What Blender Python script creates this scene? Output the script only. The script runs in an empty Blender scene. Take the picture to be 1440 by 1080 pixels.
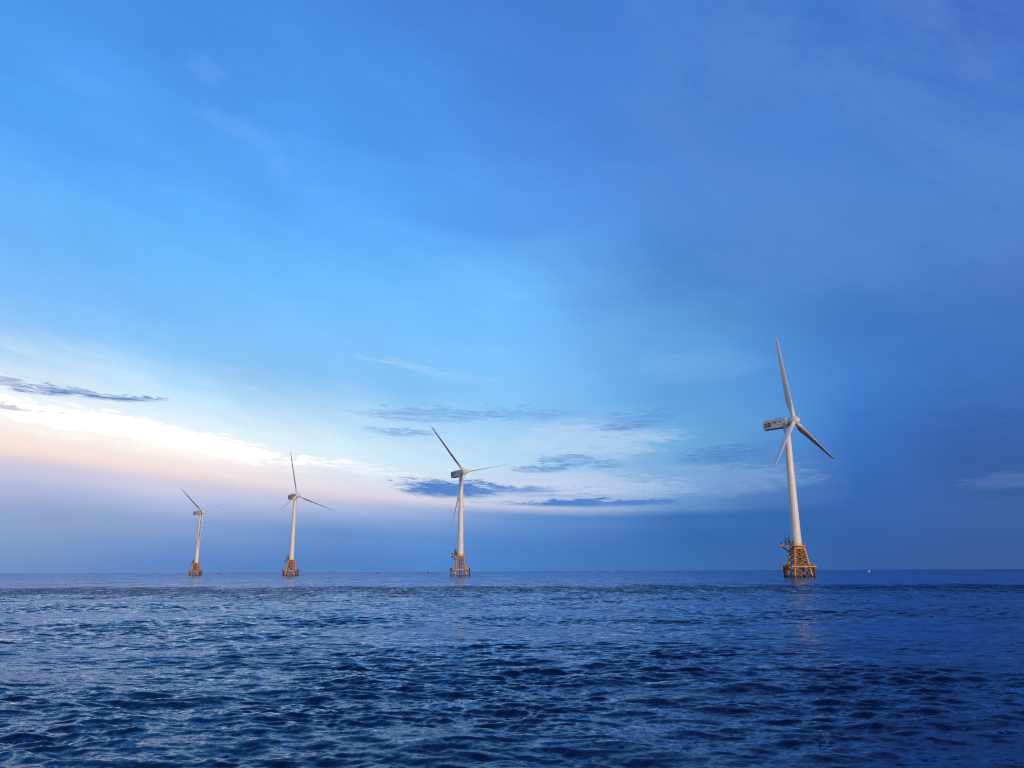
import bpy, math, random
import numpy as np
from mathutils import Matrix, Vector

scene = bpy.context.scene
COL = scene.collection
R = math.radians

# ------------------------------------------------------------------ camera
CAM_H = 3.48
PITCH, ROLL, F_PX = R(13.49), R(0.2432), 1097.19
cam_d = bpy.data.cameras.new("camera")
cam_d.sensor_fit = 'HORIZONTAL'
cam_d.sensor_width = 36.0
cam_d.lens = 36.0 * F_PX / 1440.0
cam_d.clip_start = 0.2
cam_d.clip_end = 300000.0
cam = bpy.data.objects.new("camera", cam_d)
COL.objects.link(cam)
_r = Vector((1, 0, 0))
_u = Vector((0, -math.sin(PITCH), math.cos(PITCH)))
_f = Vector((0, math.cos(PITCH), math.sin(PITCH)))
_x = _r * math.cos(ROLL) - _u * math.sin(ROLL)
_y = _r * math.sin(ROLL) + _u * math.cos(ROLL)
cam.matrix_world = Matrix(((_x.x, _y.x, -_f.x, 0), (_x.y, _y.y, -_f.y, 0), (_x.z, _y.z, -_f.z, CAM_H), (0, 0, 0, 1)))
scene.camera = cam

# ------------------------------------------------------------------ exposure and sun
scene.view_settings.view_transform = 'Standard'
scene.view_settings.look = 'None'
scene.view_settings.exposure = 0.0
scene.view_settings.gamma = 1.0
scene.cycles.filter_width = 1.15
SKY_STRENGTH = 0.15
SUN_AZ, SUN_EL = R(146.0), R(9.0)        # low evening sun, behind the camera and to the right
sun_d = bpy.data.lights.new("sun", 'SUN')
sun_d.energy = 1.8
sun_d.angle = R(0.5)
sun_d.color = (1.0, 0.66, 0.47)
sun = bpy.data.objects.new("sun", sun_d)
COL.objects.link(sun)
_sd = Vector((math.sin(SUN_AZ) * math.cos(SUN_EL), math.cos(SUN_AZ) * math.cos(SUN_EL), math.sin(SUN_EL)))
sun.rotation_euler = _sd.to_track_quat('Z', 'Y').to_euler()
sun.location = _sd * 500

# ------------------------------------------------------------------ sky: Nishita dusk sky under layers of cloud and veil
# each row: azimuth (degrees east of the view's heading) and the colours of the veil from the horizon up
SKY_T = [0.0, 0.15, 0.35, 0.55, 0.75, 0.9, 1.0, 1.06, 1.1, 1.14, 1.18, 1.23, 1.28, 1.34, 1.4, 1.48, 1.57, 1.67, 1.8, 2.0]
SKY = [
    (-36, [(113, 144, 200), (123, 152, 204), (137, 162, 209), (155, 171, 212), (187, 191, 224), (211, 203, 224), (246, 224, 215), (249, 250, 253), (229, 242, 253), (196, 227, 252), (156, 204, 251), (130, 192, 251), (119, 187, 252), (108, 181, 252), (98, 175, 252), (86, 166, 250), (79, 159, 243), (75, 150, 232), (75, 150, 232), (75, 150, 232)]),
    (-30, [(110, 143, 200), (119, 150, 204), (134, 161, 209), (154, 171, 213), (188, 193, 225), (213, 205, 224), (246, 225, 219), (245, 249, 253), (222, 239, 253), (189, 224, 252), (152, 204, 251), (128, 192, 252), (117, 189, 253), (107, 184, 253), (98, 178, 253), (89, 169, 252), (82, 160, 245), (76, 150, 235), (73, 147, 231), (73, 147, 231)]),
    (-24, [(96, 137, 202), (103, 142, 204), (125, 156, 209), (150, 170, 214), (191, 198, 227), (219, 209, 223), (245, 229, 227), (237, 246, 253), (207, 235, 253), (176, 219, 253), (146, 203, 252), (125, 194, 253), (116, 191, 255), (107, 186, 255), (100, 181, 255), (92, 172, 253), (84, 161, 247), (76, 150, 236), (72, 144, 229), (72, 144, 229)]),
    (-18, [(88, 134, 200), (92, 137, 202), (111, 148, 205), (132, 160, 210), (176, 188, 224), (208, 204, 224), (234, 222, 228), (229, 243, 252), (204, 232, 252), (176, 218, 251), (145, 202, 250), (130, 196, 253), (120, 194, 255), (110, 189, 255), (102, 182, 255), (92, 172, 253), (83, 160, 246), (76, 151, 236), (72, 142, 227), (72, 142, 227)]),
    (-12, [(82, 132, 197), (82, 132, 199), (94, 139, 203), (109, 148, 206), (156, 177, 220), (194, 197, 224), (223, 214, 228), (220, 239, 252), (200, 229, 250), (174, 216, 249), (144, 200, 248), (133, 198, 253), (123, 195, 255), (113, 190, 255), (104, 183, 254), (93, 171, 252), (82, 158, 244), (76, 150, 235), (71, 139, 224), (71, 139, 224)]),
    (-6, [(79, 134, 202), (79, 134, 204), (87, 138, 207), (100, 146, 211), (132, 163, 216), (159, 178, 220), (205, 206, 228), (205, 229, 247), (186, 221, 248), (162, 210, 249), (139, 198, 248), (130, 197, 252), (122, 195, 255), (113, 189, 254), (104, 181, 252), (91, 167, 247), (82, 154, 239), (75, 146, 231), (70, 135, 220), (70, 134, 219)]),
    (0, [(72, 130, 200), (73, 131, 201), (74, 131, 204), (83, 137, 207), (99, 147, 212), (110, 155, 215), (186, 197, 229), (188, 217, 243), (170, 213, 246), (148, 204, 248), (134, 197, 248), (126, 195, 251), (122, 195, 255), (113, 188, 253), (104, 179, 249), (90, 162, 241), (81, 149, 233), (74, 142, 227), (68, 131, 216), (68, 130, 215)]),
    (6, [(65, 120, 188), (65, 120, 189), (64, 119, 190), (68, 121, 192), (80, 129, 196), (87, 135, 199), (146, 170, 213), (155, 193, 231), (145, 193, 235), (129, 187, 237), (118, 181, 237), (114, 182, 241), (111, 180, 242), (102, 172, 238), (93, 162, 232), (86, 155, 234), (80, 146, 229), (74, 138, 223), (68, 129, 214), (68, 128, 214)]),
    (12, [(57, 111, 177), (55, 110, 177), (51, 108, 177), (48, 105, 177), (54, 109, 180), (58, 112, 182), (91, 140, 198), (114, 167, 218), (113, 173, 224), (106, 171, 226), (98, 165, 225), (99, 169, 229), (96, 166, 228), (88, 156, 222), (78, 143, 213), (81, 147, 227), (77, 142, 226), (71, 133, 218), (66, 126, 213), (66, 126, 213)]),
    (18, [(55, 103, 170), (53, 102, 171), (49, 102, 173), (47, 102, 175), (49, 104, 178), (52, 106, 180), (71, 121, 189), (88, 141, 203), (89, 148, 210), (87, 149, 213), (82, 148, 215), (85, 150, 217), (83, 149, 215), (80, 144, 212), (77, 137, 210), (78, 139, 216), (74, 134, 215), (69, 126, 210), (63, 120, 205), (63, 120, 205)]),
    (24, [(53, 96, 164), (51, 96, 165), (48, 97, 169), (46, 98, 172), (46, 100, 176), (47, 101, 178), (47, 101, 180), (52, 107, 186), (56, 113, 194), (59, 119, 200), (64, 126, 205), (65, 126, 203), (66, 125, 200), (71, 131, 202), (77, 134, 206), (79, 137, 214), (73, 131, 211), (68, 124, 208), (62, 117, 203), (62, 117, 203)]),
    (30, [(56, 93, 157), (55, 93, 158), (52, 93, 160), (53, 95, 164), (54, 97, 166), (53, 97, 166), (50, 95, 165), (49, 97, 169), (50, 100, 175), (54, 106, 181), (57, 112, 188), (59, 114, 190), (59, 113, 188), (67, 122, 196), (74, 131, 203), (76, 133, 211), (71, 125, 208), (63, 114, 201), (62, 113, 203), (60, 111, 200)]),
    (36, [(57, 92, 155), (55, 92, 156), (53, 92, 158), (55, 94, 161), (56, 96, 164), (55, 95, 163), (51, 93, 161), (49, 92, 162), (48, 93, 165), (51, 99, 172), (54, 104, 179), (57, 107, 182), (57, 106, 181), (65, 117, 191), (71, 128, 201), (72, 129, 209), (65, 117, 203), (53, 98, 190), (62, 113, 203), (60, 111, 200)]),
]
# azimuth, height of the foot of the bright cloud band (degrees)
BAND_FOOT = [(-36, 7.8), (-33.5, 7.66), (-23.7, 6.93), (-12.3, 5.63), (0, 4.63), (12.2, 4.43), (23.5, 4.67), (36, 4.65)]


def s2l(v):
    return v / 12.92 if v <= 0.04045 else ((v + 0.055) / 1.055) ** 2.4


def lin(c):
    return tuple(s2l(v / 255.0) for v in c)


class Nodes:
    """small helper for writing node trees as expressions"""

    def __init__(self, tree):
        self.t = tree
        self.n = tree.nodes
        self.l = tree.links

    def new(self, kind, **kw):
        nd = self.n.new(kind)
        for k, v in kw.items():
            setattr(nd, k, v)
        return nd

    def put(self, sock, v):
        if isinstance(v, (int, float)):
            sock.default_value = v
        elif isinstance(v, (tuple, list)):
            sock.default_value = tuple(v) + ((1.0,) if len(v) == 3 and len(sock.default_value) == 4 else ())
        else:
            self.l.new(v, sock)

    def math(self, op, a, b=0.0, c=0.0, clamp=False):
        nd = self.new('ShaderNodeMath', operation=op, use_clamp=clamp)
        for s, v in zip(nd.inputs, (a, b, c)):
            self.put(s, v)
        return nd.outputs[0]

    def vmath(self, op, a, b=(0, 0, 0), scale=None):
        nd = self.new('ShaderNodeVectorMath', operation=op)
        self.put(nd.inputs[0], a)
        if scale is None:
            self.put(nd.inputs[1], b)
        else:
            self.put(nd.inputs['Scale'], scale)
        return nd.outputs[0]

    def xyz(self, x, y, z):
        nd = self.new('ShaderNodeCombineXYZ')
        for s, v in zip(nd.inputs, (x, y, z)):
            self.put(s, v)
        return nd.outputs[0]

    def sep(self, v):
        nd = self.new('ShaderNodeSeparateXYZ')
        self.l.new(v, nd.inputs[0])
        return nd.outputs

    def mix(self, fac, a, b):
        nd = self.new('ShaderNodeMix', data_type='RGBA')
        self.put(nd.inputs[0], fac)
        self.put(nd.inputs[6], a)
        self.put(nd.inputs[7], b)
        return nd.outputs[2]

    def noise(self, vec, scale, detail=3.0, rough=0.5, distort=0.0, color=False):
        nd = self.new('ShaderNodeTexNoise')
        self.put(nd.inputs['Vector'], vec)
        nd.inputs['Scale'].default_value = scale
        nd.inputs['Detail'].default_value = detail
        nd.inputs['Roughness'].default_value = rough
        nd.inputs['Distortion'].default_value = distort
        return nd.outputs['Color' if color else 'Fac']

    def smooth(self, v, a, b, lo=0.0, hi=1.0, kind='SMOOTHSTEP'):
        nd = self.new('ShaderNodeMapRange', interpolation_type=kind, clamp=True)
        self.put(nd.inputs['Value'], v)
        for k, q in (('From Min', a), ('From Max', b), ('To Min', lo), ('To Max', hi)):
            self.put(nd.inputs[k], q)
        return nd.outputs['Result']

    def ramp(self, fac, stops, interp='LINEAR'):
        nd = self.new('ShaderNodeValToRGB')
        cr = nd.color_ramp
        cr.interpolation = interp
        while len(cr.elements) < len(stops):
            cr.elements.new(0.5)
        for e, (p, c) in zip(cr.elements, stops):
            e.position = p
        for e, (p, c) in zip(cr.elements, stops):
            e.position = p
            e.color = tuple(c) + (1.0,)
        self.put(nd.inputs[0], fac)
        return nd.outputs[0]


world = bpy.data.worlds.new("World")
scene.world = world
world.use_nodes = True
world.node_tree.nodes.clear()
N = Nodes(world.node_tree)
tc = N.new('ShaderNodeTexCoord')
dx, dy, dz = N.sep(tc.outputs['Generated'])
az = N.math('MULTIPLY', N.math('ARCTAN2', dx, dy), 180 / math.pi)
el = N.math('MULTIPLY', N.math('ARCSINE', N.math('MAXIMUM', N.math('MINIMUM', dz, 1.0), 0.0)), 180 / math.pi)
# slow drift of the cloud layers, long along the horizon
el_t = N.math('ADD', el, N.math('MULTIPLY', N.math('MINIMUM', az, 0.0), 0.19))
streak = N.noise(N.xyz(N.math('MULTIPLY', az, 0.055), N.math('MULTIPLY', el_t, 0.26), 3.0), 1.0, 5.0, 0.5, 0.5)
fine = N.noise(N.xyz(N.math('MULTIPLY', az, 0.22), N.math('MULTIPLY', el_t, 1.2), 9.0), 1.0, 6.0, 0.6, 0.4)
meander = N.noise(N.xyz(N.math('MULTIPLY', az, 0.05), N.math('MULTIPLY', el, 0.09), 5.0), 1.0, 4.0, 0.55, 0.5)
azw = N.math('ADD', az, N.math('MULTIPLY', N.math('SUBTRACT', meander, 0.5), N.smooth(el, 6.0, 20.0, 5.0, 7.0)))
azc = N.math('MAXIMUM', N.math('MINIMUM', azw, 36.0), -36.0)
# foot of the band
fc = N.new('ShaderNodeFloatCurve')
cv = fc.mapping.curves[0]
pts = [((a + 36) / 72.0, e / 10.0) for a, e in BAND_FOOT]
cv.points[0].location = pts[0]
cv.points[1].location = pts[-1]
for q in pts[1:-1]:
    cv.points.new(*q)
fc.mapping.update()
N.put(fc.inputs['Value'], N.math('MULTIPLY', N.math('ADD', azc, 36.0), 1 / 72.0))
foot = N.math('MULTIPLY_ADD', fc.outputs[0], 10.0, -0.2)
foot = N.math('ADD', foot, N.math('MULTIPLY', N.math('SUBTRACT', streak, 0.5), 0.5))
foot = N.math('ADD', foot, N.math('MULTIPLY', N.math('SUBTRACT', fine, 0.5), 0.25))
below = N.math('DIVIDE', el, foot)
above = N.math('ADD', 1.0, N.math('DIVIDE', N.math('SUBTRACT', el, foot), N.math('SUBTRACT', 48.0, foot)))
t = N.math('MINIMUM', N.math('MINIMUM', below, 1.0), 5.0)
t = N.math('ADD', t, N.math('MAXIMUM', N.math('SUBTRACT', above, 1.0), 0.0))
warp = N.math('MULTIPLY', N.math('SUBTRACT', fine, 0.5), N.smooth(t, 0.9, 1.12, 0.01, 0.05))
warp = N.math('ADD', warp, N.math('MULTIPLY', N.math('SUBTRACT', streak, 0.5), N.smooth(t, 1.0, 1.5, 0.04, 0.16)))
t = N.math('MAXIMUM', N.math('ADD', t, warp), 0.0)
tf = N.math('MULTIPLY', t, 0.5)
veil = None
for i, (a, cols) in enumerate(SKY):
    c = N.ramp(tf, [(p * 0.5, lin(h)) for p, h in zip(SKY_T, cols)], 'CARDINAL')
    if veil is None:
        veil = c
    else:
        a0 = SKY[i - 1][0]
        veil = N.mix(N.smooth(azc, a0, a, kind='LINEAR'), veil, c)
# soft brightness drift inside the veil
drift = N.noise(N.xyz(N.math('MULTIPLY', az, 0.09), N.math('MULTIPLY', N.math('ADD', el, N.math('MULTIPLY', az, 0.3)), 0.16), 1.7), 1.0, 6.0, 0.55, 0.3)
veil = N.vmath('SCALE', veil, scale=N.smooth(drift, 0.25, 0.75, 0.93, 1.07, 'LINEAR'))

# mottled grey violet patches in the veil over the right half
mott = N.noise(N.xyz(N.math('MULTIPLY', az, 0.075), N.math('MULTIPLY', N.math('ADD', el, N.math('MULTIPLY', az, 0.5)), 0.13), 44.0), 1.0, 6.0, 0.6, 0.5)
mott = N.math('MULTIPLY', N.smooth(mott, 0.40, 0.64, 0.0, 0.55), N.math('MULTIPLY', N.smooth(az, -6.0, 18.0), N.smooth(el, 12.0, 24.0)))
veil = N.mix(mott, veil, lin((98, 145, 215)))

# single clouds: centre azimuth, elevation, half width, half height, slope, raggedness, density, colour
CLOUDS = [
    # the great veil over the right half, its edge running down to the right
    (20.0, 31.0, 34.0, 17.0, -0.62, 1.2, 0.24, (76, 124, 204)),
    # bright fringe along the top of the band
    (-25.0, 8.75, 11.5, 1.25, -0.12, 2.2, 0.42, (270, 260, 249)),
    (-12.0, 7.4, 5.0, 0.45, -0.12, 3.5, 0.4, (262, 260, 258)),
    # grey streaks over the bright band at the far left
    (-31.2, 11.3, 2.1, 0.36, 0.04, 5.0, 0.90, (108, 140, 198)),
    (-27.4, 11.2, 2.3, 0.22, 0.04, 4.5, 0.90, (108, 142, 202)),
    (-34.0, 11.6, 1.8, 0.35, -0.02, 4.5, 0.60, (130, 150, 205)),
    (-33.0, 10.0, 2.2, 0.18, -0.03, 4.5, 0.55, (140, 155, 205)),
    # pale patches right of the middle
    (5.8, 9.3, 6.5, 1.6, 0.0, 2.5, 0.42, (200, 220, 246)),
    (4.0, 6.0, 8.5, 1.05, -0.02, 2.5, 0.48, (205, 215, 240)),
    (14.0, 6.2, 8.0, 1.2, 0.0, 2.5, 0.30, (150, 185, 230)),
    (14.0, 14.3, 5.0, 1.2, 0.0, 2.5, 0.10, (160, 195, 240)),
    # blue grey clouds above and right of the middle turbine
    (-6.0, 11.2, 4.8, 0.60, -0.01, 4.0, 0.50, (108, 160, 220)),
    (1.0, 11.3, 4.6, 0.55, -0.02, 4.5, 0.50, (110, 160, 220)),
    (-8.0, 9.85, 2.4, 0.28, -0.03, 4.0, 0.60, (110, 160, 220)),
    (9.4, 10.55, 3.0, 0.75, 0.03, 5.0, 0.50, (85, 140, 212)),
    (2.6, 7.35, 2.4, 0.40, 0.03, 4.0, 0.70, (95, 145, 215)),
    (14.9, 7.9, 3.4, 0.62, 0.05, 3.0, 0.62, (70, 122, 200)),
    (-4.2, 5.85, 4.0, 0.70, -0.04, 2.6, 0.92, (80, 130, 203)),
    (0.6, 5.75, 4.2, 0.24, 0.0, 2.8, 0.65, (95, 142, 214)),
    (5.2, 4.78, 7.0, 0.30, -0.01, 2.7, 0.85, (78, 130, 206)),
    # faint high wisps
    (-8.4, 14.75, 3.6, 0.28, -0.16, 3.0, 0.45, (175, 215, 252)),
    (-4.5, 14.0, 2.6, 0.35, -0.12, 3.0, 0.30, (170, 210, 250)),
    (-24.2, 33.1, 1.7, 0.9, -0.1, 2.0, 0.16, (120, 178, 248)),
    (-21.6, 29.9, 3.2, 0.8, -0.22, 2.0, 0.17, (122, 180, 250)),
    (-18.1, 27.8, 1.1, 0.8, -0.1, 1.5, 0.14, (125, 182, 250)),
    (-32.0, 30.5, 3.0, 0.8, -0.15, 2.5, 0.10, (120, 178, 248)),
    # rosy streak low at the far right
    (32.8, 5.35, 4.2, 0.55, 0.03, 2.5, 0.24, (105, 132, 192)),
    (4.6, 7.9, 2.8, 0.42, 0.05, 4.5, 0.60, (100, 148, 216)),
    (7.0, 7.45, 1.8, 0.26, 0.02, 4.0, 0.60, (92, 142, 212)),
    (8.5, 10.2, 2.4, 0.3, 0.03, 4.5, 0.45, (90, 142, 212)),
    (2.5, 5.35, 6.0, 0.16, -0.02, 3.5, 0.5, (120, 160, 222)),
]
el_s = N.math('ADD', el, N.math('MULTIPLY', az, 0.04))
wisp = N.noise(N.xyz(N.math('MULTIPLY', az, 0.42), N.math('MULTIPLY', el_s, 2.3), 21.0), 1.0, 9.0, 0.62, 0.5)
shred = N.noise(N.xyz(N.math('MULTIPLY', az, 1.1), N.math('MULTIPLY', el_s, 7.0), 4.0), 1.0, 7.0, 0.6, 0.8)
wisp_c = N.math('ADD', N.math('SUBTRACT', wisp, 0.5), N.math('MULTIPLY', N.math('SUBTRACT', shred, 0.5), 0.8))
thread = N.noise(N.xyz(N.math('MULTIPLY', az, 0.55), N.math('MULTIPLY', el_s, 6.5), 31.0), 1.0, 6.0, 0.6, 0.6)
thread = N.smooth(thread, 0.33, 0.62, 0.35, 1.0)
puff = N.noise(N.xyz(N.math('MULTIPLY', az, 0.16), N.math('MULTIPLY', el, 0.5), 14.0), 1.0, 3.0, 0.5, 0.2)
az_k = N.math('ADD', az, N.math('MULTIPLY', N.math('SUBTRACT', puff, 0.5), 5.0))
el_k = N.math('ADD', el, N.math('MULTIPLY', wisp_c, 0.7))
for (ca, ce, wa, we, slope, rag, dens, colr) in CLOUDS:
    ua = N.math('MULTIPLY', N.math('SUBTRACT', az_k, ca), 1.0 / wa)
    va = N.math('MULTIPLY', N.math('SUBTRACT', N.math('SUBTRACT', el_k, ce), N.math('MULTIPLY', N.math('SUBTRACT', az_k, ca), slope)), 1.0 / we)
    d = N.math('ADD', N.math('MULTIPLY', ua, ua), N.math('MULTIPLY', va, va))
    d = N.math('ADD', d, N.math('MULTIPLY', wisp_c, rag))
    m = N.smooth(d, 0.0, 1.35, dens * 1.25, 0.0)
    if rag > 2.9:
        m = N.math('MULTIPLY', m, thread)
    veil = N.mix(m, veil, tuple(s2l(q / 255.0) for q in colr))

# the sunlit white of the band is brighter than the picture can show
vr, vg, vb = N.sep(veil)
veil = N.vmath('SCALE', veil, scale=N.smooth(N.math('MINIMUM', vr, vb), 0.885, 1.05, 1.0, 2.4))

nish = N.new('ShaderNodeTexSky')
nish.sky_type = 'NISHITA'
nish.sun_disc = False
nish.sun_elevation = SUN_EL
nish.sun_rotation = SUN_AZ
nish.altitude = 0.0
nish.air_density = 1.0
nish.dust_density = 1.5
nish.ozone_density = 2.0
# cloud and veil cover the sky ahead; behind the camera the dusk sky is open
cover = N.smooth(N.math('ABSOLUTE', az), 45.0, 95.0, 0.97, 0.30)
skycol = N.mix(cover, nish.outputs[0], N.vmath('SCALE', veil, scale=1.0 / SKY_STRENGTH))
bg = N.new('ShaderNodeBackground')
N.put(bg.inputs['Color'], skycol)
bg.inputs['Strength'].default_value = SKY_STRENGTH
wo = N.new('ShaderNodeOutputWorld')
N.l.new(bg.outputs[0], wo.inputs[0])
world.cycles.sampling_method = 'MANUAL'
world.cycles.sample_map_resolution = 512


# ------------------------------------------------------------------ materials
def material(name, rough=0.5, ior=1.45, metallic=0.0):
    m = bpy.data.materials.new(name)
    m.use_nodes = True
    nn = Nodes(m.node_tree)
    b = m.node_tree.nodes['Principled BSDF']
    b.inputs['Roughness'].default_value = rough
    b.inputs['IOR'].default_value = ior
    b.inputs['Metallic'].default_value = metallic
    return m, nn, b


def painted(name, c0, c1, rough=0.45, scale=0.6, streak=(1, 1, 0.15), growth=None):
    """paint with weather streaks running down it"""
    m, nn, b = material(name, rough)
    co = nn.new('ShaderNodeTexCoord').outputs['Object']
    st = nn.noise(nn.vmath('MULTIPLY', co, streak), scale * 4, 5, 0.6)
    bl = nn.noise(co, scale, 4, 0.6)
    f = nn.smooth(nn.math('ADD', nn.math('MULTIPLY', st, 0.6), nn.math('MULTIPLY', bl, 0.4)), 0.38, 0.66)
    colr = nn.mix(f, c0, c1)
    if growth:
        # weed and rust up to the tide line
        x_, y_, z_ = nn.sep(co)
        edge = nn.math('ADD', z_, nn.math('MULTIPLY', nn.math('SUBTRACT', nn.noise(co, 1.3, 4, 0.6), 0.5), 2.2))
        colr = nn.mix(nn.smooth(edge, growth - 0.4, growth + 0.5, 1.0, 0.0), colr, (0.030, 0.022, 0.014))
    nn.put(b.inputs['Base Color'], colr)
    nn.put(b.inputs['Roughness'], nn.smooth(bl, 0.3, 0.7, rough - 0.08, rough + 0.12))
    return m


M_WHITE = painted("white_tower_paint", (0.74, 0.72, 0.70), (0.715, 0.695, 0.672), 0.42, 0.12, (1, 1, 0.08))
M_BLADE = painted("blade_gelcoat", (0.72, 0.71, 0.69), (0.70, 0.688, 0.668), 0.38, 0.1)
M_GREY = painted("nacelle_paint", (0.58, 0.555, 0.54), (0.55, 0.525, 0.51), 0.45, 0.15)
M_ORANGE = painted("marine_orange_paint", (0.68, 0.325, 0.020), (0.56, 0.245, 0.016), 0.5, 0.7, growth=0.7)
M_BRACE = painted("shaded_orange_paint", (0.42, 0.155, 0.012), (0.25, 0.085, 0.010), 0.55, 0.7, growth=0.7)  # leg orange made darker: shade on the lattice put into the colour
M_RUST = painted("rusty_fender_paint", (0.20, 0.060, 0.020), (0.09, 0.028, 0.014), 0.7, 0.9, growth=0.5)
M_DARK = painted("dark_steel", (0.035, 0.038, 0.045), (0.06, 0.05, 0.05), 0.5, 0.8)
M_DECK = painted("deck_paint", (0.74, 0.44, 0.10), (0.58, 0.32, 0.08), 0.6, 0.7)
M_LOUVRE = painted("brown_louvre_metal", (0.36, 0.20, 0.14), (0.26, 0.14, 0.10), 0.6, 1.2)
M_BLUE = painted("blue_marking_paint", (0.05, 0.09, 0.20), (0.035, 0.06, 0.14), 0.5, 1.2)
M_HULLW = painted("white_hull_paint", (0.80, 0.80, 0.78), (0.66, 0.65, 0.62), 0.4, 0.8)
M_HULLD = painted("dark_hull_paint", (0.03, 0.04, 0.06), (0.06, 0.05, 0.05), 0.5, 0.8)
M_GLASS, _nn, _b = material("cabin_glass", 0.08, 1.5)
_b.inputs['Base Color'].default_value = (0.02, 0.025, 0.03, 1)

# ------------------------------------------------------------------ sea
SLICK_Y = 184.0       # ruffled water this side, slick calm water beyond


def build_sea():
    rng = np.random.default_rng(11)
    rad = [0.0, 3.0, 6.0, 8.0]
    r = 9.0
    while r < 60000.0:
        rad.append(r)
        if r < 450:
            r += min(0.050 + 0.0015 * r, 0.5)
        elif r < 2500:
            r *= 1.0045
        else:
            r *= 1.06
    rad += [70000.0, 110000.0]
    rad = np.array(rad)
    dth = 0.095
    core = np.arange(-40.0, 40.0001, dth)
    side = np.concatenate([np.linspace(40.0, 180.0, 90)[1:], np.linspace(-180.0, -40.0, 90)[1:-1]])
    th = np.radians(np.concatenate([core, side]))
    nr, nt = len(rad), len(th)
    step_r = np.gradient(rad)
    X = (rad[:, None] * np.sin(th)[None, :]).astype(np.float32)
    Y = (rad[:, None] * np.cos(th)[None, :]).astype(np.float32)
    Z = np.zeros_like(X)
    DX = np.zeros_like(X)
    DY = np.zeros_like(X)
    step_t = np.full(nt, np.radians(dth))
    step_t[len(core):] = np.radians(1.6)
    # waves: many wavelengths, short crested, running mostly toward the viewer
    nw = 140
    lam = np.exp(np.linspace(np.log(0.17), np.log(14.0), nw)) * rng.uniform(0.96, 1.04, nw)
    w = np.interp(np.log(lam), np.log([0.2, 0.45, 0.9, 1.6, 3.0, 6.0, 14.0]), [1.3, 1.3, 0.9, 0.55, 0.44, 0.42, 0.38])
    slope = WAVE_SLOPE * w / np.sqrt((w ** 2).sum() / 2.0)
    ang = np.radians(-8.0) + rng.normal(0, np.radians(32), nw)
    ph = rng.uniform(0, 2 * np.pi, nw)
    # gusts: patches of stronger and weaker ripple
    gust = np.ones_like(X)
    for k in range(7):
        L = rng.uniform(9, 45)
        a = rng.uniform(0, np.pi)
        gust += 0.23 * np.sin(2 * np.pi / L * (np.cos(a) * X * 0.6 + np.sin(a) * Y) + rng.uniform(0, 6.28))
    gust = np.clip(gust, 0.2, 2.0)
    gust2 = np.ones_like(X)
    for k in range(9):
        L = rng.uniform(2.5, 10)
        a = rng.uniform(0, np.pi)
        gust2 += 0.14 * np.sin(2 * np.pi / L * (np.cos(a) * X * 0.7 + np.sin(a) * Y) + rng.uniform(0, 6.28))
    gust2 = np.clip(gust2, 0.15, 2.0)
    edge = SLICK_Y + 12 * np.sin(X / 47.0) + 8 * np.sin(X / 17.0 + 1.0) + 6.0 * np.sin(X / 6.1 + 2.0)
    s = np.clip((Y - edge) / 50.0 + 0.5, 0, 1)
    calm = 1.0 - (s * s * (3 - 2 * s)) * CALM_CUT
    ncore = len(core)
    for i in range(nw):
        k = 2 * np.pi / lam[i]
        amp = slope[i] / k
        fade = np.clip((lam[i] / np.maximum(step_r, rad * np.radians(dth)) - 2.2) / 1.5, 0, 1)
        rows = np.nonzero(fade > 0)[0]
        if len(rows) == 0:
            continue
        a, b = rows[0], rows[-1] + 1
        cx, cy = np.sin(ang[i]), -np.cos(ang[i])
        p = k * (cx * X[a:b, :ncore] + cy * Y[a:b, :ncore]) + ph[i]
        A = (amp * fade[a:b])[:, None] * calm[a:b, :ncore]
        if lam[i] < 4:
            A = A * gust[a:b, :ncore]
        if lam[i] < 1.3:
            A = A * gust2[a:b, :ncore]
        Z[a:b, :ncore] += A * np.cos(p)
        sn = A * np.sin(p) * 0.28
        DX[a:b, :ncore] -= cx * sn
        DY[a:b, :ncore] -= cy * sn
    e = np.clip((40.0 - np.abs(np.degrees(th[:ncore]))) / 1.0, 0, 1)
    Z[:, :ncore] *= e
    DX[:, :ncore] *= e
    DY[:, :ncore] *= e
    V = np.stack([X + DX, Y + DY, Z], -1).reshape(-1, 3)
    idx = np.arange(nr * nt).reshape(nr, nt)
    a = idx[:-1, :]
    b = idx[1:, :]
    # angles grow clockwise seen from above
    F = np.stack([a, b, np.roll(b, -1, 1), np.roll(a, -1, 1)], -1).reshape(-1, 4)[:, ::-1]
    me = bpy.data.meshes.new("sea")
    me.vertices.add(len(V))
    me.vertices.foreach_set('co', V.astype(np.float32).ravel())
    me.loops.add(F.size)
    me.loops.foreach_set('vertex_index', F.astype(np.int32).ravel())
    me.polygons.add(len(F))
    me.polygons.foreach_set('loop_start', np.arange(0, F.size, 4, dtype=np.int32))
    me.polygons.foreach_set('use_smooth', np.ones(len(F), dtype=bool))
    me.update(calc_edges=True)
    ob = bpy.data.objects.new("sea", me)
    COL.objects.link(ob)
    ob['kind'] = 'structure'

    m = bpy.data.materials.new("sea_water")
    m.use_nodes = True
    m.node_tree.nodes.clear()
    nn = Nodes(m.node_tree)
    g = nn.new('ShaderNodeNewGeometry')
    pos = g.outputs['Position']
    px, py, pz = nn.sep(pos)
    # ripples too small for the mesh: slope fields fixed in the world
    r1 = nn.vmath('SUBTRACT', nn.noise(nn.vmath('MULTIPLY', pos, (0.5, 1.2, 0.0)), 2.4, 3.0, 0.55, 0.3, True), (0.5, 0.5, 0.5))
    r2 = nn.vmath('SUBTRACT', nn.noise(nn.vmath('MULTIPLY', pos, (0.8, 1.2, 0.0)), 10.0, 4.0, 0.65, 0.4, True), (0.5, 0.5, 0.5))
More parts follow.
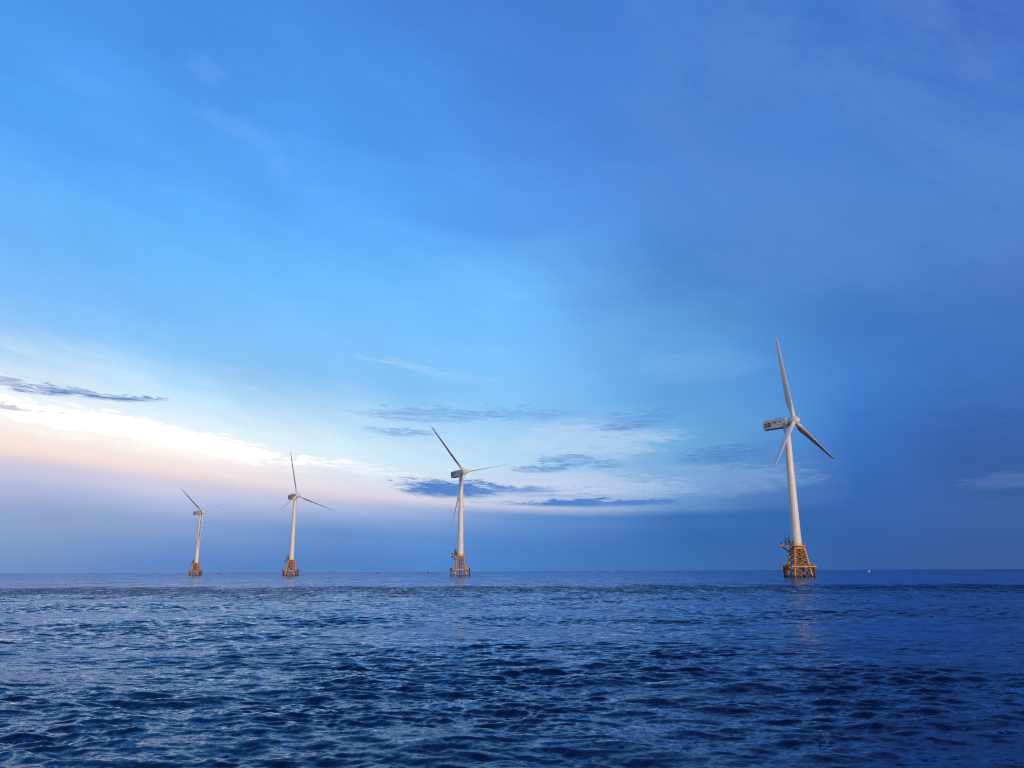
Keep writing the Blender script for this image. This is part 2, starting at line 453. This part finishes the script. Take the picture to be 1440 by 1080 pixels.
    r3 = nn.vmath('SUBTRACT', nn.noise(nn.vmath('MULTIPLY', pos, (0.7, 1.2, 0.0)), 0.22, 3.0, 0.55, 0.3, True), (0.5, 0.5, 0.5))
    wob = nn.noise(nn.xyz(px, nn.math('MULTIPLY', py, 0.25), 0.0), 0.07, 6.0, 0.68)
    yy = nn.math('ADD', py, nn.math('MULTIPLY', nn.math('SUBTRACT', wob, 0.5), 120.0))
    slick = nn.smooth(yy, SLICK_Y - 16.0, SLICK_Y + 22.0)
    band = nn.noise(nn.vmath('MULTIPLY', pos, (0.25, 1.0, 0.0)), 0.035, 4.0, 0.6)
    k = nn.math('MULTIPLY', nn.smooth(band, 0.3, 0.7, 0.75, 1.2), nn.smooth(slick, 0.0, 1.0, 1.0, RIPPLE_CALM))
    # the ruffled strip along the edge of the slick
    strip = nn.math('MULTIPLY_ADD', nn.math('SUBTRACT', 1.0, slick), nn.smooth(yy, 100.0, 165.0, 0.0, 4.0), 1.0)
    k = nn.math('MULTIPLY', k, strip)
    # cat's paws: patches of ripple on the slick
    paw = nn.noise(nn.vmath('MULTIPLY', pos, (0.06, 0.022, 0.0)), 1.0, 5.0, 0.65, 0.5)
    # wave groups on the ruffled water
    grp = nn.noise(nn.vmath('MULTIPLY', pos, (0.32, 0.10, 0.0)), 1.0, 4.0, 0.65, 0.4)
    far = nn.smooth(py, 40.0, 120.0)
    k = nn.math('MULTIPLY', k, nn.mix(far, (1, 1, 1), nn.smooth(grp, 0.34, 0.64, 0.35, 1.9)))
    k = nn.math('MULTIPLY_ADD', nn.math('MULTIPLY', nn.smooth(paw, 0.53, 0.66), slick), 1.6, k)
    sl = nn.vmath('ADD', nn.vmath('SCALE', r1, scale=RIP1), nn.vmath('SCALE', r2, scale=RIP2))
    sl = nn.vmath('ADD', sl, nn.vmath('SCALE', r3, scale=RIP3))
    sl = nn.vmath('MULTIPLY', nn.vmath('SCALE', sl, scale=k), (1, 1, 0))
    nrm = nn.vmath('NORMALIZE', nn.vmath('ADD', g.outputs['Normal'], sl))
    fr = nn.new('ShaderNodeFresnel')
    fr.inputs['IOR'].default_value = 1.333
    nn.l.new(nrm, fr.inputs['Normal'])
    gl = nn.new('ShaderNodeBsdfGlossy')
    gl.inputs['Color'].default_value = WATER_SHEEN + (1,)
    gl.inputs['Roughness'].default_value = 0.03
    nn.l.new(nrm, gl.inputs['Normal'])
    df = nn.new('ShaderNodeBsdfDiffuse')
    df.inputs['Color'].default_value = WATER_COL + (1,)
    mx = nn.new('ShaderNodeMixShader')
    nn.l.new(nn.math('MULTIPLY', fr.outputs[0], nn.math('SUBTRACT', 1.0, g.outputs['Backfacing'])), mx.inputs[0])
    nn.l.new(df.outputs[0], mx.inputs[1])
    nn.l.new(gl.outputs[0], mx.inputs[2])
    out = nn.new('ShaderNodeOutputMaterial')
    nn.l.new(mx.outputs[0], out.inputs['Surface'])
    me.materials.append(m)
    return ob


WAVE_SLOPE = 0.175
CALM_CUT = 0.55
WATER_COL = (0.0001, 0.0008, 0.020)
WATER_SHEEN = (0.60, 0.76, 1.0)
RIPPLE_CALM = 0.72
RIP1, RIP2, RIP3 = 0.80, 0.60, 0.25
build_sea()


# ------------------------------------------------------------------ mesh helpers
class Shape:
    """collects pieces and links them as ONE mesh object"""

    def __init__(self):
        self.v, self.f, self.s, self.mi = [], [], [], []
        self.slot = 0

    def add(self, vs, fs, smooth=False):
        o = len(self.v)
        self.v += [tuple(p) for p in vs]
        self.f += [tuple(i + o for i in q) for q in fs]
        self.s += [smooth] * len(fs)
        self.mi += [self.slot] * len(fs)

    def tube(self, p0, p1, r0, r1=None, n=10, caps=True):
        r1 = r0 if r1 is None else r1
        p0, p1 = Vector(p0), Vector(p1)
        d = (p1 - p0).normalized()
        a = d.orthogonal().normalized()
        b = d.cross(a)
        ring = [a * math.cos(2 * math.pi * i / n) + b * math.sin(2 * math.pi * i / n) for i in range(n)]
        self.add([p0 + q * r0 for q in ring] + [p1 + q * r1 for q in ring],
                 [(i, (i + 1) % n, n + (i + 1) % n, n + i) for i in range(n)], True)
        if caps:
            self.add([p0 + q * r0 for q in ring], [tuple(range(n))[::-1]])
            self.add([p1 + q * r1 for q in ring], [tuple(range(n))])
        return self

    def box(self, c, h, ax=((1, 0, 0), (0, 1, 0), (0, 0, 1)), bev=0.0):
        c = Vector(c)
        A = [Vector(q) for q in ax]
        vs = [c + A[0] * h[0] * i + A[1] * h[1] * j + A[2] * h[2] * k for k in (-1, 1) for j in (-1, 1) for i in (-1, 1)]
        self.add(vs, [(0, 2, 3, 1), (4, 5, 7, 6), (0, 1, 5, 4), (2, 6, 7, 3), (0, 4, 6, 2), (1, 3, 7, 5)])
        return self

    def loft(self, rings, caps=True, smooth=True):
        n = len(rings[0])
        vs = [p for r in rings for p in r]
        fs = []
        for k in range(len(rings) - 1):
            for i in range(n):
                fs.append((k * n + i, k * n + (i + 1) % n, (k + 1) * n + (i + 1) % n, (k + 1) * n + i))
        self.add(vs, fs, smooth)
        if caps:
            self.add(rings[0], [tuple(range(n))[::-1]])
            self.add(rings[-1], [tuple(range(n))])
        return self

    def rail(self, pts, height, closed=False, every=1.6, r=0.05):
        """posts with two rails along a line of points"""
        P = [Vector(p) for p in pts]
        if closed:
            P.append(P[0])
        for a, b in zip(P[:-1], P[1:]):
            L = (b - a).length
            k = max(1, int(round(L / every)))
            for i in range(k + 1):
                q = a.lerp(b, i / k)
                self.tube(q, q + Vector((0, 0, height)), r, n=5)
            for z in (height, height * 0.52):
                self.tube(a + Vector((0, 0, z)), b + Vector((0, 0, z)), r, n=5)
        return self

    def mesh(self, name, *mats):
        me = bpy.data.meshes.new(name)
        me.from_pydata(self.v, [], self.f)
        me.polygons.foreach_set('use_smooth', self.s)
        me.polygons.foreach_set('material_index', self.mi)
        for m in mats:
            me.materials.append(m)
        me.update()
        return me


def link(name, data, parent=None, matrix=None):
    o = bpy.data.objects.new(name, data)
    COL.objects.link(o)
    if parent is not None:
        o.parent = parent
    if matrix is not None:
        o.matrix_local = matrix
    return o


def thing(name, label, cat, loc, group=None):
    o = link(name, None)
    o.empty_display_size = 2.0
    o.location = loc
    o['label'] = label
    o['category'] = cat
    if group:
        o['group'] = group
    return o


def dr(deg):
    """unit vector at a compass bearing from the view's heading"""
    return Vector((math.sin(R(deg)), math.cos(R(deg)), 0.0))


# ------------------------------------------------------------------ wind turbines
LEG_B = 39.6                      # bearing of one jacket leg
Z_WALK, Z_DECK = 5.1, 15.3
HUB_H, OVERHANG, TILT = 80.0, 4.5, R(5.0)


def leg_pt(k, z):
    rr = 6.45 + (3.3 - 6.45) * (z / Z_DECK)
    return dr(LEG_B + 90 * k) * rr + Vector((0, 0, z))


def turbine_meshes():
    M = {}
    up = Vector((0, 0, 1))
    # legs
    for k in range(4):
        s = Shape()
        s.tube(leg_pt(k, -4), leg_pt(k, Z_DECK - 0.7), 0.62, 0.52, 14)
        for z in (5.0, 8.6, 11.2, 13.2):
            a = leg_pt(k, z - 0.35)
            b = leg_pt(k, z + 0.35)
            s.tube(a, b, 0.70, 0.69, 14)
        M['leg', k] = s.mesh("leg", M_ORANGE)
    # lattice: one crossed pair of braces per bay and face
    bays = [(-1.2, 4.6), (5.5, 8.5), (8.7, 11.1), (11.3, 13.1), (13.3, 14.5)]
    M['brace'] = []
    for k in range(4):
        for z0, z1 in bays:
            s = Shape()
            rr = 0.27 if z0 < 9 else 0.23
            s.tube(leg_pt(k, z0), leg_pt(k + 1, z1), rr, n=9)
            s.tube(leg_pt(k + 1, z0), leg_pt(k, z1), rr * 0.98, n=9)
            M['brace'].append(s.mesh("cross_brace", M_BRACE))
    # top frame that carries the tower
    s = Shape()
    ring = lambda rad, z, n=32: [(rad * math.cos(2 * math.pi * i / n), rad * math.sin(2 * math.pi * i / n), z) for i in range(n)]
    s.loft([ring(1.3, 13.7), ring(2.55, 14.45), ring(2.6, Z_DECK - 0.01)])
    for k in range(4):
        a, b = leg_pt(k, Z_DECK - 0.95), leg_pt(k + 1, Z_DECK - 0.95)
        d = (b - a).normalized()
        s.box((a + b) / 2, ((b - a).length / 2, 0.26, 0.28), (d, d.cross(up), up))
    M['top_frame'] = s.mesh("top_frame", M_ORANGE)
    # cable tubes inside the jacket, with a landing part way up
    s = Shape()
    for bx, by in ((0.9, 0.5), (-0.8, 0.9), (-0.2, -1.0)):
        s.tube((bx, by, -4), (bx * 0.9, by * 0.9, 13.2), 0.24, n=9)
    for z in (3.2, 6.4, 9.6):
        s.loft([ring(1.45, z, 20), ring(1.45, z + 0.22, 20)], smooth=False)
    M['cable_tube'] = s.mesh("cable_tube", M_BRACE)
    # walkway round the jacket just above the splash zone
    s = Shape()
    H = 6.3
    ex, ey = dr(LEG_B + 45), dr(LEG_B - 45)
    z = Z_WALK
    for sx in (-1, 1):
        s.box(ex * (sx * (H - 0.9)) + up * z, (0.9, H, 0.24), (ex, ey, up))
        s.box(ey * (sx * (H - 0.9)) + up * (z + 0.003), (H - 1.8, 0.9, 0.24), (ex, ey, up))
    s.box(-ex * (H + 1.3) + ey * 1.6 + up * z, (1.3, 1.5, 0.22), (ex, ey, up))
    for k in range(4):
        for q in (-1, 1):
            e = dr(LEG_B + 90 * k)
            s.tube(leg_pt(k, z - 1.6), e * (H * 1.30) + up * (z - 0.14), 0.16, n=7)
    M['walkway'] = s.mesh("walkway", M_DECK)
    s = Shape()
    h2 = H - 0.1
    cr = [ex * a * h2 + ey * b * h2 + up * z for a, b in ((-1, -1), (1, -1), (1, 1), (-1, 1))]
    s.rail(cr, 1.25, True, 1.8, 0.06)
    w = [-ex * h2 + ey * 0.2 + up * z, -ex * (H + 2.5) + ey * 0.2 + up * z, -ex * (H + 2.5) + ey * 3.0 + up * z, -ex * h2 + ey * 3.0 + up * z]
    s.rail(w, 1.25, False, 1.3, 0.06)
    M['walk_rail'] = s.mesh("railing", M_ORANGE)
    # boat landings: fender tubes, rungs and struts
    M['landing'] = []
    for sg in (-1, 1):
        s = Shape()
        pts = []
        for b in (-1.9, 1.7):
            p = ex * (sg * 7.15) + ey * b
            pts.append(p)
            s.tube(p + up * -3, p + up * 6.1, 0.46, n=12)
            for zz in (0.7, 3.6):
                s.tube(p + up * zz, ex * (sg * 5.0) + ey * b * 1.2 + up * (zz + 0.5), 0.22, n=8)
        for i in range(14):
            zz = 0.2 + i * 0.45
            s.tube(pts[0].lerp(pts[1], 0.36) + up * zz, pts[0].lerp(pts[1], 0.64) + up * zz, 0.05, n=5)
        for q in (0.36, 0.64):
            s.tube(pts[0].lerp(pts[1], q) + up * -1, pts[0].lerp(pts[1], q) + up * 6.0, 0.09, n=6)
        s.tube(pts[0] + up * 4.3, pts[1] + up * 4.3, 0.2, n=8)
        s.tube(pts[0] + up * 0.5, pts[1] + up * 0.5, 0.2, n=8)
        M['landing'].append(s.mesh("boat_landing", M_RUST))
    # ladder up one face of the jacket
    s = Shape()
    for i in (-0.28, 0.28):
        s.tube(leg_pt(2, Z_WALK) + ex * i + ey * -0.9, leg_pt(2, Z_DECK) + ex * i + ey * -0.9, 0.06, n=5)
    for j in range(26):
        q = (leg_pt(2, Z_WALK).lerp(leg_pt(2, Z_DECK), j / 25.0)) + ey * -0.9
        s.tube(q + ex * -0.28, q + ex * 0.28, 0.035, n=5)
    M['ladder'] = s.mesh("ladder", M_DECK)
    # service deck at the foot of the tower
    s = Shape()
    z = Z_DECK
    s.loft([ring(4.5, z, 40), ring(4.5, z + 0.34, 40)], smooth=False)
    d1 = dr(286)
    d2 = d1.cross(up)
    s.box(d1 * 5.6 + up * (z + 0.165), (2.4, 2.4, 0.165), (d1, d2, up))
    M['deck'] = s.mesh("service_deck", M_DECK)
    s = Shape()
    zz = z + 0.34
    arc = [dr(286 + 34 + i * (292.0 / 22)) * 4.4 + up * zz for i in range(23)]
    s.rail([d1 * 3.6 + d2 * -2.3 + up * zz, d1 * 7.9 + d2 * -2.3 + up * zz, d1 * 7.9 + d2 * 2.3 + up * zz, d1 * 3.6 + d2 * 2.3 + up * zz], 1.15, False, 1.5, 0.045)
    s.rail(arc, 1.15, False, 1.5, 0.045)
    M['deck_rail'] = s.mesh("railing", M_DECK)
    s = Shape()
    for q in (-1.9, 1.9):
        s.tube(d1 * 7.2 + d2 * q + up * z, d1 * 3.2 + d2 * q * 0.9 + up * (z - 3.6), 0.2, n=8)
    s.tube(d1 * 7.2 + d2 * -1.9 + up * (z - 0.15), d1 * 7.2 + d2 * 1.9 + up * (z - 0.15), 0.16, n=8)
    M['deck_brace'] = s.mesh("deck_brace", M_DARK)
    # deck crane: post, folded jib, winch
    s = Shape()
    c = dr(300) * 5.6
    s.tube(c + up * zz, c + up * (zz + 3.4), 0.30, 0.26, 12)
    s.tube(c + up * (zz + 2.6), c + up * (zz + 7.0), 0.17, 0.09, 8)
    s.tube(c + up * (zz + 3.2), dr(318) * 3.5 + up * (zz + 4.1), 0.16, 0.12, 8)
    s.tube(c + up * (zz + 1.6), dr(308) * 4.4 + up * (zz + 3.6), 0.1, n=6)
    s.box(c + up * (zz + 1.0) + d1 * -0.5, (0.5, 0.45, 0.5), (d1, d2, up))
    M['crane'] = s.mesh("deck_crane", M_DARK)
    s = Shape()
    s.box(dr(262) * 3.45 + up * (zz + 1.35), (0.55, 1.0, 1.35), (dr(262), dr(352), up))
    s.box(dr(292) * 3.5 + up * (zz + 0.9), (0.5, 0.8, 0.9), (dr(292), dr(22), up))
    M['cabinet'] = s.mesh("control_cabinet", M_DARK)
    s = Shape()
    c = dr(276) * 4.0
    s.tube(c + up * zz, c + up * (zz + 5.6), 0.10, 0.05, 6)
    s.box(c + up * (zz + 4.0), (0.28, 0.12, 0.45), (dr(276), dr(6), up))
    M['mast'] = s.mesh("signal_mast", M_DARK)
    s = Shape()
    c = d1 * 7.6 + d2 * 1.9
    s.tube(c + up * zz, c + up * (zz + 1.5), 0.12, n=6)
    s.box(c + up * (zz + 1.3), (0.45, 0.45, 0.4), (d1, d2, up))
    s.tube(c + up * (zz + 1.7), c + up * (zz + 2.1), 0.22, 0.16, 8)
    M['lantern'] = s.mesh("navigation_lantern", M_DARK)
    # tower
    s = Shape()
    z0, z1 = Z_DECK + 0.34, 77.0
    rt = lambda q: 2.42 + (1.60 - 2.42) * ((q - z0) / (z1 - z0))
    zs = [z0, 36.0, 57.0, z1]
    rr = []
    for i in range(25):
        q = z0 + (z1 - z0) * i / 24.0
        rr.append(ring(rt(q), q, 48))
    s.loft(rr)
    M['tower'] = s.mesh("tower", M_WHITE)
    M['flange'] = []
    for q in (z0 + 0.02, 36.0, 57.0):
        s = Shape()
        s.loft([ring(rt(q) + 0.05, q, 48), ring(rt(q) + 0.05, q + 0.16, 48)])
        M['flange'].append(s.mesh("flange_ring", M_WHITE))
    s = Shape()
    e = dr(236)
    es = e.cross(up)
    s.box(e * 2.42 + up * (z0 + 1.35), (0.09, 0.5, 1.1), (e, es, up))
    M['door'] = s.mesh("door", M_GREY)

    # nacelle in its own frame: X to the nose, Z up, origin at the rotor centre
    s = Shape()

    def rrect(x, hy, zb, zt, rad, n=5):
        out = []
        for cy, cz, a0 in ((hy - rad, zt - rad, 0), (-hy + rad, zt - rad, 90), (-hy + rad, zb + rad, 180), (hy - rad, zb + rad, 270)):
            for i in range(n):
                a = R(a0 + 90.0 * i / (n - 1))
                out.append((x, cy + rad * math.cos(a), cz + rad * math.sin(a)))
        return out
    rings = [rrect(-16.75, 1.95, -2.85, 1.65, 0.30), rrect(-16.6, 2.08, -3.0, 1.78, 0.30), rrect(-13.0, 2.1, -3.0, 1.82, 0.30),
             rrect(-7.4, 2.1, -3.0, 1.88, 0.30), rrect(-5.6, 2.1, -2.95, 1.9, 0.35), rrect(-4.3, 2.1, -2.8, 1.9, 0.45),
             rrect(-3.7, 2.05, -2.45, 1.88, 0.9), rrect(-2.9, 1.9, -1.95, 1.85, 1.5), rrect(-2.2, 1.7, -1.7, 1.7, 1.69)]
    s.loft(rings, smooth=False)
    M['nacelle'] = s.mesh("nacelle", M_GREY)
    s = Shape()
    s.tube((-4.5, 0, -5.2), (-4.5, 0, -2.6), 1.72, 1.9, 36)
    M['yaw'] = s.mesh("yaw_bearing", M_GREY)
    for key in ('louvre', 'window', 'emblem', 'port'):
        M[key] = []
    for sy in (-1, 1):
        y = sy * 2.1
        s = Shape()
        for i in range(7):
            s.box((-15.0, y + sy * 0.03, -1.95 + i * 0.34), (0.85, 0.05, 0.13), ((1, 0, 0), (0, 1, 0.35 * sy), (0, -0.35 * sy, 1)))
        M['louvre'].append(s.mesh("louvre", M_LOUVRE))
        for i in range(2):
            for j in range(3):
                s = Shape()
                s.box((-13.55 + i * 0.98, y + sy * 0.02, -1.55 + j * 0.86), (0.40, 0.03, 0.34))
                M['window'].append(s.mesh("vent_window", M_DARK))
        s = Shape()
        s.box((-10.0, y + sy * 0.012, 0.72), (1.3, 0.015, 0.13))
        for i in range(3):
            s.box((-10.9 + i * 0.72, y + sy * 0.012, 0.10 - 0.05 * i), (0.20, 0.015, 0.42), ((1, 0, 0.0), (0, 1, 0), (0.45, 0, 0.9)))
        M['emblem'].append(s.mesh("painted_stripes", M_BLUE))
        s = Shape()
        s.box((-7.2, y + sy * 0.012, 0.30), (0.34, 0.016, 0.26))
        M['port'].append(s.mesh("inspection_port", M_DARK))
        s = Shape()
        s.tube((-4.75, y - sy * 0.1, -1.35), (-4.75, y + sy * 0.06, -1.35), 0.42, n=14)
        M['port'].append(s.mesh("inspection_port", M_DARK))
    s = Shape()
    for yy in (-1.5, 1.5):
        s.tube((-10.6, yy, 2.25), (-5.2, yy, 2.25), 0.06, n=5)
        for i in range(6):
            s.tube((-10.6 + i * 1.08, yy, 1.7), (-10.6 + i * 1.08, yy, 2.25), 0.05, n=5)
    s.box((-8.2, 0, 1.98), (1.5, 0.9, 0.16))
    M['roof_rail'] = s.mesh("roof_rail", M_DARK)
    s = Shape()
    for x, h in ((-16.0, 1.35), (-14.2, 1.0)):
        s.tube((x, 0.6, 1.6), (x, 0.6, 1.7 + h), 0.07, n=6)
        s.tube((x - 0.3, 0.6, 1.6 + h), (x + 0.3, 0.6, 1.6 + h), 0.05, n=5)
        s.box((x + 0.3, 0.6, 1.72 + h), (0.1, 0.1, 0.12))
    s.box((-15.1, -0.5, 1.86), (0.5, 0.5, 0.14))
    M['weather'] = s.mesh("weather_mast", M_DARK)
    # hub with a rounded nose
    s = Shape()
    prof = [(-2.3, 1.6), (-2.0, 2.0), (-1.2, 2.3), (0.0, 2.42), (0.9, 2.34), (1.7, 2.05), (2.35, 1.5), (2.8, 0.85), (3.0, 0.2)]
    rings = [[(x, q * math.cos(2 * math.pi * i / 36), q * math.sin(2 * math.pi * i / 36)) for i in range(36)] for x, q in prof]
    s.loft(rings)
    M['hub'] = s.mesh("rotor_hub", M_BLADE)
    s = Shape()
    s.tube((0, 0, 1.7), (0, 0, 2.55), 1.26, 1.22, 28)
    M['collar'] = s.mesh("blade_collar", M_GREY)
    # blade, feathered: leading edge to the wind
    s = Shape()
    # radius, chord, thickness, round(1)..aerofoil(0), twist
    prof = [(2.3, 2.15, 2.15, 1, 0), (3.6, 2.15, 2.15, 1, 0), (5.0, 2.35, 1.9, 0.75, -3), (6.8, 2.95, 1.45, 0.35, -9), (8.6, 3.45, 1.05, 0.08, -11), (10.2, 3.55, 0.88, 0, -10.5),
            (13, 3.35, 0.72, 0, -9), (17, 2.98, 0.58, 0, -7), (22, 2.65, 0.50, 0, -5), (28, 2.28, 0.40, 0, -3), (34, 1.92, 0.38, 0, -1.6), (39, 1.58, 0.32, 0, -0.8),
            (42.5, 1.28, 0.26, 0, -0.3), (44.6, 0.95, 0.19, 0, 0), (45.5, 0.55, 0.08, 0, 0), (45.9, 0.15, 0.03, 0, 0)]
    K = 28
    rings = []
    for rr_, ch, tk, rd, tw in prof:
        beta = R(BLADE_PITCH + tw)
        cd = (math.cos(beta), math.sin(beta))
        nd = (-math.sin(beta), math.cos(beta))
        out = []
        for i in range(K):
            a = 2 * math.pi * i / K
            xc = 0.5 + 0.5 * math.cos(a)            # 1 at the leading edge
            u = 1 - xc
            ya = 5 * (0.2969 * math.sqrt(max(u, 0)) - 0.1260 * u - 0.3516 * u ** 2 + 0.2843 * u ** 3 - 0.1036 * u ** 4)
            ya = ya * (1 if math.sin(a) >= 0 else -0.75)
            yf = ya * tk
            xf = (0.30 - u) * ch
            xr = 0.5 * ch * math.cos(a)
            yr = 0.5 * tk * math.sin(a)
            X_ = xf * (1 - rd) + xr * rd
            Y_ = yf * (1 - rd) + yr * rd
            cone = 1.2 * (rr_ / 45.6) ** 1.3
            out.append((cone + X_ * cd[0] + Y_ * nd[0], X_ * cd[1] + Y_ * nd[1], rr_))
        rings.append(out)
    s.loft(rings)
    M['blade'] = s.mesh("blade", M_BLADE)
    return M


BLADE_PITCH = 4.0
TM = turbine_meshes()


def build_turbine(x, y, yaw, phase, label):
    t = thing("wind_turbine", label, "wind turbine", (x, y, 0.0), "offshore wind turbines standing in a row")
    for k in range(4):
        link("leg", TM['leg', k], t)
    for m in TM['brace']:
        link("cross_brace", m, t)
    link("top_frame", TM['top_frame'], t)
    link("cable_tube", TM['cable_tube'], t)
    w = link("walkway", TM['walkway'], t)
    link("railing", TM['walk_rail'], w)
    for m in TM['landing']:
        link("boat_landing", m, t)
    link("ladder", TM['ladder'], t)
    d = link("service_deck", TM['deck'], t)
    link("railing", TM['deck_rail'], d)
    link("deck_brace", TM['deck_brace'], d)
    link("deck_crane", TM['crane'], t)
    link("control_cabinet", TM['cabinet'], t)
    link("signal_mast", TM['mast'], t)
    link("navigation_lantern", TM['lantern'], t)
    tw = link("tower", TM['tower'], t)
    for m in TM['flange']:
        link("flange_ring", m, tw)
    link("door", TM['door'], tw)
    a = Vector((math.sin(R(yaw)) * math.cos(TILT), math.cos(R(yaw)) * math.cos(TILT), math.sin(TILT)))
    ly = Vector((0, 0, 1)).cross(a).normalized()
    uz = a.cross(ly)
    o = Vector((0, 0, HUB_H)) + a * OVERHANG
    mat = Matrix(((a.x, ly.x, uz.x, o.x), (a.y, ly.y, uz.y, o.y), (a.z, ly.z, uz.z, o.z), (0, 0, 0, 1)))
    n = link("nacelle", TM['nacelle'], t, mat @ Matrix.Rotation(R(4.2), 4, 'Y'))
    link("yaw_bearing", TM['yaw'], n)
    for key in ('louvre', 'window', 'emblem', 'port'):
        for m in TM[key]:
            link(m.name.split('.')[0], m, n)
    link("roof_rail", TM['roof_rail'], n)
    link("weather_mast", TM['weather'], n)
    h = link("rotor_hub", TM['hub'], t, mat @ Matrix.Rotation(R(phase), 4, 'X'))
    for k in range(3):
        rot = Matrix.Rotation(R(120.0 * k), 4, 'X')
        link("blade_collar", TM['collar'], h, rot)
        link("blade", TM['blade'], h, rot)
    return t


for args in (
    (146.23, 409.80, 133.6, 8.52, "nearest and tallest white wind turbine, its vented nacelle side on, one broad blade pointing up"),
    (-40.83, 623.40, 142.3, 41.96, "second nearest wind turbine, one blade hanging down its tower and one stretched level right"),
    (-224.77, 812.04, 139.0, 11.21, "slim far wind turbine, one blade straight up, two spread low like an upside down Y"),
    (-409.85, 1036.29, 119.1, 292.41, "smallest and farthest wind turbine, leftmost of the row, two blades raised in a V"),
):
    build_turbine(*args)


# ------------------------------------------------------------------ boats far out
def build_boat(name, label, cat, az_deg, dist, heading, L, white, style):
    p = dr(az_deg) * dist
    t = thing(name, label, cat, (p.x, p.y, 0.0), "boats far out near the horizon")
    t.rotation_euler = (0, 0, -R(heading))
    B = L * 0.15
    H = L * 0.11
    s = Shape()
    rings = []
    for q, wb, sh in ((-0.5, 0.75, 1.0), (-0.35, 0.95, 0.95), (0.0, 1.0, 0.95), (0.25, 0.82, 1.1), (0.4, 0.48, 1.3), (0.5, 0.06, 1.5)):
        w = B * wb
        top = H * sh
        rings.append([(-w, q * L, top), (-w * 0.88, q * L, 0.1), (-w * 0.45, q * L * 0.97, -0.6), (w * 0.45, q * L * 0.97, -0.6), (w * 0.88, q * L, 0.1), (w, q * L, top)])
    s.loft(rings, smooth=False)
    link("hull", s.mesh("hull", M_HULLW if white else M_HULLD), t)
    s = Shape()
    for sx in (-1, 1):
        pts = [Vector((sx * B * wb * 0.98, q * L, H * sh + 0.02)) for q, wb, sh in ((-0.5, 0.75, 1.0), (-0.35, 0.95, 0.95), (0.0, 1.0, 0.95), (0.25, 0.82, 1.1), (0.4, 0.48, 1.3), (0.49, 0.1, 1.5))]
        for a, b in zip(pts[:-1], pts[1:]):
            s.tube(a, b, L * 0.009, n=6)
    link("gunwale", s.mesh("gunwale", M_HULLD), t)
    cy = -0.14 * L if style != 'fore' else 0.16 * L
    ch = L * 0.19
    s = Shape()
    z = H * 0.93
    s.loft([[(-B * .62, cy - L * .13, z), (B * .62, cy - L * .13, z), (B * .62, cy + L * .13, z), (-B * .62, cy + L * .13, z)],
            [(-B * .55, cy - L * .12, z + ch), (B * .55, cy - L * .12, z + ch), (B * .55, cy + L * .09, z + ch), (-B * .55, cy + L * .09, z + ch)]], smooth=False)
    s.box((0, cy - L * 0.012, z + ch + L * 0.012), (B * 0.66, L * 0.125, L * 0.012))
    cab = link("cabin", s.mesh("cabin", M_HULLW), t)
    s = Shape()
    for sx in (-1, 1):
        for j in range(3):
            s.box((sx * B * 0.59, cy - L * .075 + j * L * .068, z + ch * 0.62), (B * 0.035, L * 0.026, ch * 0.2))
    s.box((0, cy + L * .107, z + ch * 0.62), (B * 0.42, L * 0.012, ch * 0.2))
    link("window", s.mesh("window", M_GLASS), cab)
    s = Shape()
    s.tube((0, cy - L * 0.05, z + ch), (0, cy - L * 0.05, z + ch + L * 0.22), L * 0.012, L * 0.007, 8)
    s.tube((0, cy - L * 0.05, z + ch + L * 0.16), (0, -0.46 * L, H * 1.6), L * 0.006, n=6)
    s.tube((-B * .5, cy - L * 0.05, z + ch + L * 0.13), (B * .5, cy - L * 0.05, z + ch + L * 0.13), L * 0.006, n=6)
    link("mast", s.mesh("mast", M_DARK), t)
    if style == 'awning':
        s = Shape()
        s.box((0, -0.36 * L, H + L * 0.17), (B * 0.8, L * 0.12, L * 0.012))
        for sx in (-1, 1):
            for q in (-0.46, -0.27):
                s.tube((sx * B * 0.7, q * L, H * 0.9), (sx * B * 0.7, q * L, H + L * 0.17), L * 0.007, n=6)
        link("awning", s.mesh("awning", M_HULLD), t)
    return t


build_boat("fishing_boat", "tiny bright white boat on the horizon right of the nearest turbine", "boat", 23.94, 1500.0, 40.0, 9.5, True, 'fore')
build_boat("fishing_boat", "small boat with white cabin on the horizon just left of the second nearest turbine", "boat", -5.93, 1900.0, 80.0, 12.0, False, 'fore')
build_boat("fishing_boat", "small dark boat with awning on the horizon between second nearest and slim far turbines", "boat", -9.52, 2100.0, 265.0, 10.5, False, 'awning')
build_boat("fishing_boat", "tiny boat on the empty horizon between the two nearest turbines", "boat", 6.92, 2600.0, 75.0, 9.0, False, 'fore')
build_boat("fishing_boat", "speck of a dark boat on the horizon left of the farthest turbine", "boat", -23.90, 2600.0, 100.0, 8.0, False, 'aft')
build_boat("fishing_boat", "speck of a dark boat on the horizon between the two leftmost turbines", "boat", -20.11, 2600.0, 285.0, 10.0, False, 'aft')
build_boat("fishing_boat", "faint dark boat on the horizon right of the second nearest turbine", "boat", 2.23, 3000.0, 95.0, 11.0, False, 'aft')
